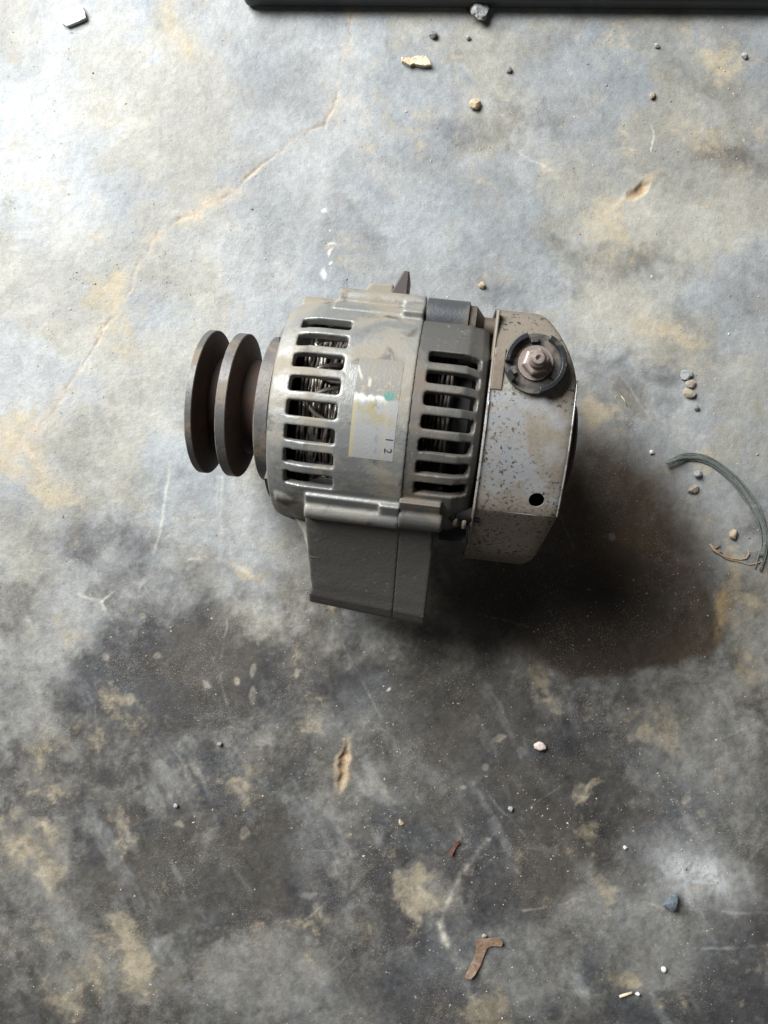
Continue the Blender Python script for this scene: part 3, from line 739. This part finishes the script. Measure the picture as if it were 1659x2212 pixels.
# charging terminal on the cover
TU, TV, TZ = 75.2, 31.0, AXH+61.0
def ring(r0, r1, z0, z1, gaps=(), n=96):
    V, F = [], []
    ok = [not any(g0 <= ((j+.5)*360/n) % 360 <= g1 for g0, g1 in gaps) for j in range(n)]
    for (r, z) in ((r0, z0), (r1, z0), (r1, z1), (r0, z1)):
        for j in range(n):
            a = 2*math.pi*j/n; V.append((TU+r*math.cos(a), TV+r*math.sin(a), z))
    for j in range(n):
        if not ok[j]: continue
        j2 = (j+1) % n
        for q in range(4):
            q2 = (q+1) % 4; F.append((q*n+j, q*n+j2, q2*n+j2, q2*n+j))
        if not ok[j-1]: F.append((j, n+j, 2*n+j, 3*n+j))
        if not ok[j2]: F.append((j2, n+j2, 2*n+j2, 3*n+j2))
    return V, F
ti = mesh_obj('terminal_insulator', *ring(9.2, 15.5, TZ-3, TZ+4.5), M_insul, alt); smooth_by_angle(ti)
tw = mesh_obj('collar', *ring(13.1, 15.7, TZ+4.3, TZ+8.6, gaps=[(68, 112), (184, 204), (226, 286)]), M_black, ti); smooth_by_angle(tw); tw['label'] = 'black plastic collar with three notches'
mod(tw, 'BEVEL', width=.0004, segments=2, limit_method='ANGLE', angle_limit=R(40))
o = mesh_obj('recess', *ring(3.5, 13.0, TZ+.5, TZ+3.6), M_insul, ti); smooth_by_angle(o)
for (a, r) in ((100, 10.4), (205, 10.6), (330, 10.6)):
    o = mesh_obj('key_lug', *ring(10.6, 13.0, TZ+4.6, TZ+7.0, gaps=[(0, a-9), (a+9, 360)]), M_insul, ti); smooth_by_angle(o)
st = mesh_obj('terminal_stud', *lathe([(TZ-2, 4.0), (TZ+17, 4.0), (TZ+18.6, 2.9), (TZ+18.7, 1.6), (TZ+17.0, .7)], 28, TU, TV, axis='z'), M_stud, alt); smooth_by_angle(st)
th = []
for q in range(16): th += [(TZ+10.5+q*.42, 4.25 if q % 2 else 3.95)]
o = mesh_obj('thread', *lathe(th, 28, TU, TV, axis='z'), M_stud, st); smooth_by_angle(o, 60)
o = mesh_obj('nut', *lathe([(TZ+5.8, 6.6), (TZ+6.2, 7.3), (TZ+10.0, 7.3), (TZ+10.8, 6.2), (TZ+11, 4)], 6, TU, TV, axis='z', a0=.3), M_stud, st, smooth=False); mod(o, 'BEVEL', width=.0005, segments=2)
o = mesh_obj('washer', *ring(4, 9.0, TZ+4.9, TZ+6.0), M_stud, st); smooth_by_angle(o)

# old paper label with a torn top and glue left above it
nu, ntv = 70, 150
V, cols = [], []
rng = np.random.RandomState(4)
uu = np.linspace(-15.5, 8.0, nu); tt = np.linspace(22, -24, ntv)
UU, TT = np.meshgrid(uu, tt)
na = fbm(UU*10, TT*10, 60, 4, 41); nb = fbm(UU*10, TT*10, 18, 4, 42); nc = fbm(UU*10+500, TT*10, 35, 4, 43)
alu = col((0.17, 0.165, 0.15))
LC = np.tile(alu, (*UU.shape, 1))
def lmix(m, c):
    global LC
    m = np.clip(m, 0, 1)[..., None]; LC = LC*(1-m) + col(c)*m
lmix(sstep(.42, .62, nb)*.55, (0.20, 0.165, 0.11))
lmix(sstep(.60, .70, nb)*sstep(20, 8, TT)*.6, (0.33, 0.29, 0.18))
torn = 4.0 + 5*(na-.5) + 3*(nb-.5)
body = sstep(-.6, .6, torn-TT)
lmix(body, (0.27, 0.27, 0.275))
lmix(body*sstep(.40, .62, na)*sstep(-14, -3, TT)*.95, (0.27, 0.235, 0.125))
lmix(body*sstep(-12.4, -14.2, UU)*.8, (0.36, 0.31, 0.17))
lmix(body*np.exp(-((UU-2.6)/1.0)**2)*.4, (0.36, 0.31, 0.17))
lmix(body*sstep(.5, .7, nb)*.35, (0.28, 0.27, 0.26))
lmix(np.exp(-((TT-torn+.6)/(1.1+.8*nb))**2)*sstep(3.5, -2, UU), (0.62, 0.62, 0.58))
lmix(np.exp(-(((UU+14+.5*(TT-14))/.7)**2))*sstep(10, 13, TT)*sstep(21, 17, TT)*.8, (0.55, 0.54, 0.48))
lmix(np.exp(-(((UU+8.4)/.7)**2))*sstep(7.5, 9, TT)*sstep(13, 11, TT)*.9, (0.55, 0.52, 0.4))
lmix(sstep(1.15, .8, np.hypot((UU-2.6)/3.0, (TT-4.6)/2.0) + .5*(nb-.5)), (0.05, 0.20, 0.165))
lmix(body*sstep(.62, .66, nc)*sstep(-8, -3, UU)*sstep(1, -3, UU)*.45, (0.10, 0.10, 0.10))
LC = .78*LC + .22*alu
for u_, t_ in zip(UU.ravel(), TT.ravel()):
    y, z = polar(t_, 63.95); V.append((u_, y, z+AXH))
F = [(i*nu+j, i*nu+j+1, (i+1)*nu+j+1, (i+1)*nu+j) for i in range(ntv-1) for j in range(nu-1)]
M_lab, nt, b = new_mat('old_paper_label')
an = nt.nodes.new('ShaderNodeAttribute'); an.attribute_name = 'ink'; nt.links.new(an.outputs['Color'], b.inputs['Base Color'])
b.inputs['Roughness'].default_value = .42
nz = nt.nodes.new('ShaderNodeTexNoise'); nz.inputs['Scale'].default_value = 900; bp = nt.nodes.new('ShaderNodeBump'); bp.inputs['Distance'].default_value = .0003; bp.inputs['Strength'].default_value = .35
tcn = nt.nodes.new('ShaderNodeTexCoord'); nt.links.new(tcn.outputs['Object'], nz.inputs['Vector']); nt.links.new(nz.outputs['Fac'], bp.inputs['Height']); nt.links.new(bp.outputs[0], b.inputs['Normal'])
lab = mesh_obj('paper_label', V, F, M_lab, alt)
at = lab.data.attributes.new('ink', 'FLOAT_COLOR', 'POINT'); at.data.foreach_set('color', np.concatenate([LC, np.ones((*UU.shape, 1))], -1).astype(np.float32).ravel())
lab['label'] = 'torn white paper label with yellowed glue and the digits 12'
M_ink = make_mat('black_ink', (0.03, 0.03, 0.035), .6)
for ch, t_, u_ in (('1', -14.2, 5.0), ('2', -19.2, 4.8)):
    cu = bpy.data.curves.new('digit', 'FONT'); cu.body = ch; cu.size = 5.8*MM; cu.align_x = 'CENTER'; cu.align_y = 'CENTER'
    tmp = bpy.data.objects.new('tmp', cu); link(tmp); bpy.context.view_layer.update()
    dg = bpy.context.evaluated_depsgraph_get(); me = bpy.data.meshes.new_from_object(tmp.evaluated_get(dg)); bpy.data.objects.remove(tmp)
    me.name = 'digit'; me.materials.clear(); me.materials.append(M_ink)
    dg_o = link(bpy.data.objects.new('digit', me), lab)
    y, z = polar(t_, 64.1)
    ex = Vector((0, -math.cos(R(t_)), math.sin(R(t_)))); ey = Vector((1, 0, 0)); ez = ex.cross(ey)
    m3 = Matrix((ex, ey, ez)).transposed()
    dg_o.matrix_local = Matrix.Translation((u_*MM, y*MM, (z+AXH)*MM)) @ m3.to_4x4()

# ------------------------------------------------------------------ things lying about
def rock(name, px, py, lx, ly, lz, mat, seed, rot=0, angular=.5, label='', cat='pebble', group=None, sub=3):
    """stone of size lx x ly x lz mm at a place on the floor"""
    bm = bmesh.new(); bmesh.ops.create_icosphere(bm, subdivisions=sub, radius=1)
    rg = random.Random(seed)
    planes = [(Vector((rg.gauss(0, 1), rg.gauss(0, 1), rg.gauss(0, .8))).normalized(), rg.uniform(.52, .86)) for _ in range(9)]
    off = Vector((rg.uniform(0, 50), rg.uniform(0, 50), 0))
    from mathutils import noise
    for v in bm.verts:
        p = v.co.copy()
        for nrm, dd in planes:
            e = p.dot(nrm) - dd
            if e > 0: p -= nrm*e*(.75 if angular < .62 else 1)
        p *= 1 + .16*noise.noise(p*2.2+off) + .06*noise.noise(p*6+off)
        v.co = p
    mn = [min(v.co[i] for v in bm.verts) for i in range(3)]; mx = [max(v.co[i] for v in bm.verts) for i in range(3)]
    for v in bm.verts:
        v.co = Vector(((( v.co[i]-mn[i])/(mx[i]-mn[i]) - (.5 if i < 2 else .06))*s*MM for i, s in enumerate((lx, ly, lz))))
    me = bpy.data.meshes.new(name); bm.to_mesh(me); bm.free()
    me.materials.append(mat); me.polygons.foreach_set('use_smooth', [angular < .35]*len(me.polygons))
    o = link(bpy.data.objects.new(name, me)); x, y, _ = P2F(px, py); o.location = (x, y, 0); o.rotation_euler = (0, 0, R(rot))
    return tag(o, label, cat, group)

S_white = stone_mat('chalky_white', (0.60, 0.60, 0.57), .85); S_grey = stone_mat('grey_stone', (0.30, 0.30, 0.30)); S_dgrey = stone_mat('dark_grey_stone', (0.19, 0.185, 0.175))
S_tan = stone_mat('tan_stone', (0.44, 0.35, 0.24)); S_pink = stone_mat('pinkish_stone', (0.62, 0.52, 0.46), .8); S_slate = stone_mat('slate_blue_stone', (0.14, 0.165, 0.185)); S_clod = stone_mat('earth_clod', (0.33, 0.28, 0.22))
px2mm = CAM_H/FPX*1000
rock('stone', 1035, 33, 13, 14, 9, S_grey, 8, 10, .9, 'grey jagged stone beside the black bar at the top', 'stone', sub=4)
rock('pebble', 934, 78, 6, 5.5, 4, S_dgrey, 11, 0, .4, 'small dark pebble above the pale wood splinter')
rock('pebble', 1012, 83, 3.6, 3.2, 2.4, S_grey, 12, 0, .4, 'tiny grey pebble just below the jagged grey stone')
rock('pebble', 1026, 229, 8.6, 8.2, 5, S_tan, 14, 50, .5, 'tan and brown pebble below the pale wood splinter')
rock('earth_clod', 1481, 810, 9, 7.5, 3.2, S_grey, 21, 15, .5, 'grey crumbly clod, uppermost of three in a row right of the terminal', 'clod', 'crumbly clods in a row')
rock('earth_clod', 1490, 830, 8, 6, 3.2, S_clod, 22, 0, .5, 'small crumbly clod, middle one of three in a row', 'clod', 'crumbly clods in a row')
rock('earth_clod', 1487, 850, 9.4, 6.8, 4, S_clod, 23, -10, .5, 'crumbly clod, lowest of three in a row above the green strap', 'clod', 'crumbly clods in a row')
rock('pebble', 1503, 882, 3.6, 4, 2.8, S_dgrey, 24, 0, .4, 'tiny dark pebble below the row of three clods')
rock('pebble', 1505, 1024, 5.6, 5.4, 4, S_grey, 26, 0, .4, 'round grey pebble inside the curve of the green strap')
rock('earth_clod', 1496, 1058, 8.6, 6.6, 3.4, S_clod, 27, 20, .5, 'lumpy clod of earth inside the curve of the green strap', 'clod')
rock('pebble', 1582, 1154, 5.8, 7.8, 4.4, S_tan, 28, 0, .3, 'tan rounded pebble in the hook of the green strap')
rock('pebble', 1165, 1610, 9.2, 6.6, 4.6, S_pink, 31, -8, .3, 'pale pinkish oval pebble on the dark floor below the alternator')
rock('stone', 1446, 1945, 13, 12, 8, S_slate, 33, 30, .95, 'slate blue angular stone at the lower right by the pale glare spot', 'stone')
rock('pebble', 1350, 1830, 3.4, 3, 2.2, S_white, 35, 0, .3, 'tiny white pebble up left of the slate blue stone')
rock('pebble', 1433, 2092, 3.8, 4.4, 2.8, S_white, 36, 0, .3, 'tiny white pebble below the slate blue stone')
rock('pebble', 1102, 1746, 3.6, 3.4, 2.6, S_grey, 37, 0, .6, 'tiny bluish grey pebble below the pinkish pebble')
rock('pebble', 1377, 2146, 3.8, 3.6, 2.6, S_white, 38, 0, .3, 'tiny white pebble touching the straw near the bottom edge')
rock('pebble', 381, 1739, 3.4, 3.2, 2.4, S_grey, 39, 0, .4, 'tiny light grey pebble left of the pale oval chip at the lower left')
rock('pebble', 1046, 2020, 3.6, 3.2, 2.4, S_clod, 40, 0, .4, 'tiny brown pebble on top edge of the rust brown scrap')
rock('pebble', 1407, 977, 3.2, 3.0, 2.2, S_white, 43, 0, .4, 'tiny pale pebble above the left end of the green strap')
rock('pebble', 1040, 617, 5.2, 5.0, 3.2, S_tan, 44, 0, .4, 'small tan pebble just above the rear cover of the alternator')
rock('pebble', 475, 1607, 3.8, 3.4, 2.6, S_dgrey, 51, 0, .4, 'tiny dark pebble on the dark stain left of the long gouge')
rock('pebble', 1607, 122, 4.6, 4.6, 3.2, S_grey, 52, 0, .4, 'small grey pebble at the top right near the picture edge')
rock('pebble', 1408, 209, 4.6, 4.8, 3.0, S_clod, 53, 0, .4, 'small brownish pebble above the upper right gouge')
rock('pebble', 1099, 153, 4.2, 4.0, 2.8, S_dgrey, 54, 0, .4, 'small dark pebble up right of the tan and brown pebble')
rock('pebble', 1418, 100, 3.6, 3.4, 2.4, S_grey, 55, 0, .4, 'tiny grey pebble below the black bar towards the right')
rock('wood_crumb', 866, 1776, 3.2, 5, 1.6, S_tan, 46, 25, .7, 'tiny tan crumb of wood in the lower middle', 'crumb')

# pale wood splinter
M_wood = make_mat('dry_pale_wood', (0.58, 0.49, 0.35), .8, 0, layers=[(60, 3, .5, .7, (0.42, 0.33, 0.2), None, None, 1.5)], bumps=[(400, 3, .0005, .5)])
def plate(name, pts, thick, mat, label, cat, lift=0.0, bend=0.0, seed=0):
    """flat scrap cut to an outline given in picture units, with thickness (mm) and a slight curl"""
    rg = random.Random(seed)
    W = [P2F(*p) for p in pts]
    cx = sum(w[0] for w in W)/len(W); cy = sum(w[1] for w in W)/len(W)
    bm = bmesh.new(); vs_ = [bm.verts.new((w[0]-cx, w[1]-cy, 0)) for w in W]
    f = bm.faces.new(vs_); bmesh.ops.triangulate(bm, faces=[f]); bmesh.ops.subdivide_edges(bm, edges=bm.edges[:], cuts=3, use_grid_fill=True)
    ext = max(math.hypot(v.co.x, v.co.y) for v in bm.verts)
    from mathutils import noise
    for v in bm.verts:
        r_ = math.hypot(v.co.x, v.co.y)/ext
        v.co.z = (.15 + .85*r_*r_)*bend*MM + .22*MM*abs(noise.noise(v.co*300+Vector((seed, 0, 0)))) + lift*MM
    g = bmesh.ops.extrude_face_region(bm, geom=bm.faces[:])
    for e in g['geom']:
        if isinstance(e, bmesh.types.BMVert): e.co.z += thick*MM*(.92+.16*rg.random())
    bmesh.ops.recalc_face_normals(bm, faces=bm.faces)
    me = bpy.data.meshes.new(name); bm.to_mesh(me); bm.free(); me.materials.append(mat)
    o = link(bpy.data.objects.new(name, me)); o.location = (cx, cy, 0.0001)
    return tag(o, label, cat)
plate('wood_splinter', [(866,129),(880,131),(898,127),(919,126),(926,135),(930,145),(915,147),(900,145),(893,142),(885,146),(879,143),(868,137)], 3.2, M_wood, 'pale wood splinter near the top between a dark and a tan pebble', 'splinter', seed=3)
plate('plaster_chip', [(131,36),(148,23),(178,15),(186,30),(188,43),(170,52),(147,61),(136,54)], 2.6, S_white, 'white angular chip of plaster near the top left corner', 'chip', seed=9)
M_scrap = make_mat('rust_brown_bark', (0.19, 0.115, 0.078), .85, 0, layers=[(90, 4, .42, .66, (0.30, 0.215, 0.15), None, None, .6), (300, 3, .6, .75, (0.10, .05, .03), None, None, 0)], bumps=[(350, 4, .0007, .6)])
plate('torn_scrap', [(1026,2028),(1048,2025),(1079,2020),(1085,2030),(1082,2039),(1062,2040),(1052,2045),(1045,2061),(1040,2076),(1033,2089),(1024,2102),(1015,2109),(1003,2105),(1012,2088),(1024,2068),(1028,2048)], .9, M_scrap, 'rust brown torn scrap bent like a seven, near the bottom', 'scrap', bend=3.0, seed=5)
M_leaf = make_mat('dried_red_leaf', (0.13, 0.055, 0.04), .75, 0, layers=[(120, 3, .5, .7, (0.22, 0.10, 0.07), None, None, .4)], bumps=[(500, 3, .0005, .5)])
plate('leaf_scrap', [(968,1842),(975,1833),(980,1828),(983,1816),(992,1810),(990,1820),(984,1830),(979,1839),(975,1845)], 1.0, M_leaf, 'small dark red twisted leaf scrap below the middle', 'scrap', bend=3.0, seed=6)
V, F = tube([P2F(1338, 2153, .0012), P2F(1350, 2149, .0014), P2F(1366, 2144, .0013)], [.0009, .001, .0008], 8)
o = mesh_obj('straw', V, F, M_wood, scale=1.0); tag(o, 'short pale straw touching a white pebble near the bottom edge', 'straw')

# frayed flat strap of green plastic twine
M_strap = make_mat('grey_green_plastic', (0.125, 0.138, 0.125), .55, 0, layers=[(120, 3, .48, .7, (0.20, 0.205, 0.18), .6, None, .5), (300, 3, .58, .72, (0.05, 0.062, 0.058), None, None, .4)], bumps=[(700, 3, .0004, .5)])
sp = [(1434,1003),(1447,996),(1462,990),(1484,987),(1508,989),(1535,998),(1560,1014),(1585,1035),(1605,1060),(1622,1087),(1636,1115),(1646,1145),(1649,1175),(1645,1203),(1637,1232)]
Q = [Vector(P2F(*p)) for p in sp]
strap = bpy.data.objects.new('plastic_strap', None); link(strap); strap.location = (Q[7].x, Q[7].y, 0)
tag(strap, 'frayed grey green plastic strap curving like a hook on the right', 'strap')
rg = random.Random(12)
NS = 9
for s in range(NS):
    f = (s/(NS-1)-.5)
    ph = rg.uniform(0, 6); pts = []
    a = 0 if rg.random() < .8 else 1; e = len(Q) - (0 if rg.random() < .7 else 1)
    for i in range(a, e):
        d = (Q[min(i+1, len(Q)-1)]-Q[max(i-1, 0)]).normalized(); nrm = Vector((-d.y, d.x, 0))
        tt_ = i/(len(Q)-1); wdt = (3.0 + 2.4*math.sin(math.pi*tt_) + (1.4 if tt_ > .9 else 0))*MM
        p = Q[i] + nrm*(f*wdt + .35*MM*math.sin(i*1.1+ph)); p.z = (1.4 + 1.0*math.cos(f*3.0) + .7*math.sin(i*.7+ph*.4) + (1.6 if i < 3 else 0))*MM
        pts.append(tuple(p - Vector(strap.location)))
    # even out the polyline
    fine = []
    for i in range(len(pts)-1):
        p0, p1, p2, p3 = [Vector(pts[max(0, min(len(pts)-1, i+q))]) for q in (-1, 0, 1, 2)]
        for t_ in (0, .33, .66):
            fine.append(tuple(.5*((2*p1) + (-p0+p2)*t_ + (2*p0-5*p1+4*p2-p3)*t_*t_ + (-p0+3*p1-3*p2+p3)*t_**3)))
    fine.append(pts[-1])
    V, F = tube(fine, [(.46 if 0 < i < len(fine)-1 else .25)*MM*rg.uniform(.85, 1.15) for i in range(len(fine))], 6)
    mesh_obj('strand', V, F, M_strap, strap, scale=1.0)

# dry root fibre
M_fibre = make_mat('dry_root_fibre', (0.36, 0.24, 0.15), .8, 0, layers=[(200, 3, .5, .7, (0.22, .14, .08), None, None, 0)])
parts = []
for pts, r_ in [([(1536,1180),(1546,1192),(1562,1200),(1580,1207),(1600,1209),(1612,1206),(1618,1196),(1616,1188)], .55), ([(1540,1184),(1558,1199),(1575,1209),(1596,1213),(1618,1220),(1634,1217),(1650,1210)], .45), ([(1532,1176),(1545,1184),(1556,1178)], .5), ([(1535,1176),(1542,1190),(1552,1190),(1560,1196)], .6)]:
    parts.append(tube([P2F(x, y, (.7+.5*math.sin(i*1.3))*MM) for i, (x, y) in enumerate(pts)], r_*MM, 6))
V, F = join(parts); o = mesh_obj('root_fibre', V, F, M_fibre, scale=1.0); tag(o, 'thin tan root fibre below the tan pebble, inside the strap hook', 'fibre')
# thin dry bristle
V, F = tube([P2F(1980/1.4756+0, 1262/1.4756, .0006), P2F(1990/1.4756, 1275/1.4756, .0008), P2F(1997/1.4756, 1292/1.4756, .0005)], .0003, 5)
o = mesh_obj('bristle', V, F, M_wood, scale=1.0); tag(o, 'hair thin pale bristle on the floor right of the rear cover', 'bristle')

# black bar at the top edge
bx0, by0, _ = P2F(530, 19)
V, F = box(0, 0.62, 0, 0.06, 0.0, 0.013)
o = mesh_obj('black_bar', V, F, M_bar, scale=1.0, smooth=False); o.location = (bx0, by0, 0.0002); o.rotation_euler = (0, 0, R(-.45))
mod(o, 'BEVEL', width=.004, segments=4); tag(o, 'long black metal bar lying along the top edge of the picture', 'bar')

# sand and grit scattered over the floor: far too many to count
rs = np.random.RandomState(77); ng = 15000
gxp = rs.uniform(-120, 1780, ng*3); gyp = rs.uniform(-120, 2330, ng*3)
den = fbm(gxp, gyp, 140, 4, 61); keep = rs.rand(ng*3) < (.08 + .9*sstep(.42, .72, den)); gxp, gyp = gxp[keep][:ng], gyp[keep][:ng]
n = len(gxp)
size = np.clip(np.exp(rs.normal(-1.25, .42, n)), .12, 1.4)*MM
kf = CAM_H/FPX
base = np.array([(1,0,0),(-.5,.87,0),(-.5,-.87,0),(.1,.05,.95),(.55,.5,.5),(-.9,.1,.45)], float)
fc = np.array([(0,4,3),(0,1,4),(1,5,4),(4,5,3),(1,2,5),(2,3,5),(2,0,3)])
ang = rs.uniform(0, 6.28, n); st_ = rs.uniform(.7, 1.4, (n, 2))
bx_ = base[None, :, 0]*st_[:, :1]; by_ = base[None, :, 1]*st_[:, 1:]
jit = rs.uniform(-.18, .18, (n, 6, 2)); bx_ = bx_+jit[..., 0]; by_ = by_+jit[..., 1]
vx = (bx_*np.cos(ang)[:, None] - by_*np.sin(ang)[:, None])*size[:, None] + ((gxp-829.5)*kf)[:, None]
vy = (bx_*np.sin(ang)[:, None] + by_*np.cos(ang)[:, None])*size[:, None] + ((1106-gyp)*kf)[:, None]
vz = base[None, :, 2]*size[:, None]*.9 + 0*vx - .00012
GV = np.stack([vx, vy, vz], -1).reshape(-1, 3); GF = (fc[None] + (np.arange(n)*6)[:, None, None]).reshape(-1, 3)
me = bpy.data.meshes.new('grit'); me.from_pydata(GV.tolist(), [], GF.tolist())
pal = np.array([(.30,.28,.25),(.42,.35,.26),(.20,.19,.18),(.52,.47,.40),(.36,.30,.22),(.48,.46,.43)]); pc = pal[rs.choice(6, n, p=[.28,.26,.16,.1,.16,.04])]*rs.uniform(.75, 1.15, (n, 1))
at = me.attributes.new('tint', 'FLOAT_COLOR', 'POINT'); at.data.foreach_set('color', np.concatenate([np.repeat(pc, 6, 0), np.ones((n*6, 1))], 1).astype(np.float32).ravel())
M_grit, nt, b = new_mat('sand_grit'); an = nt.nodes.new('ShaderNodeAttribute'); an.attribute_name = 'tint'; nt.links.new(an.outputs['Color'], b.inputs['Base Color']); b.inputs['Roughness'].default_value = .85; b.inputs['Specular IOR Level'].default_value = .25
me.materials.append(M_grit)
o = link(bpy.data.objects.new('grit', me)); tag(o, 'fine sand and grit scattered over the concrete', 'grit', kind='stuff')
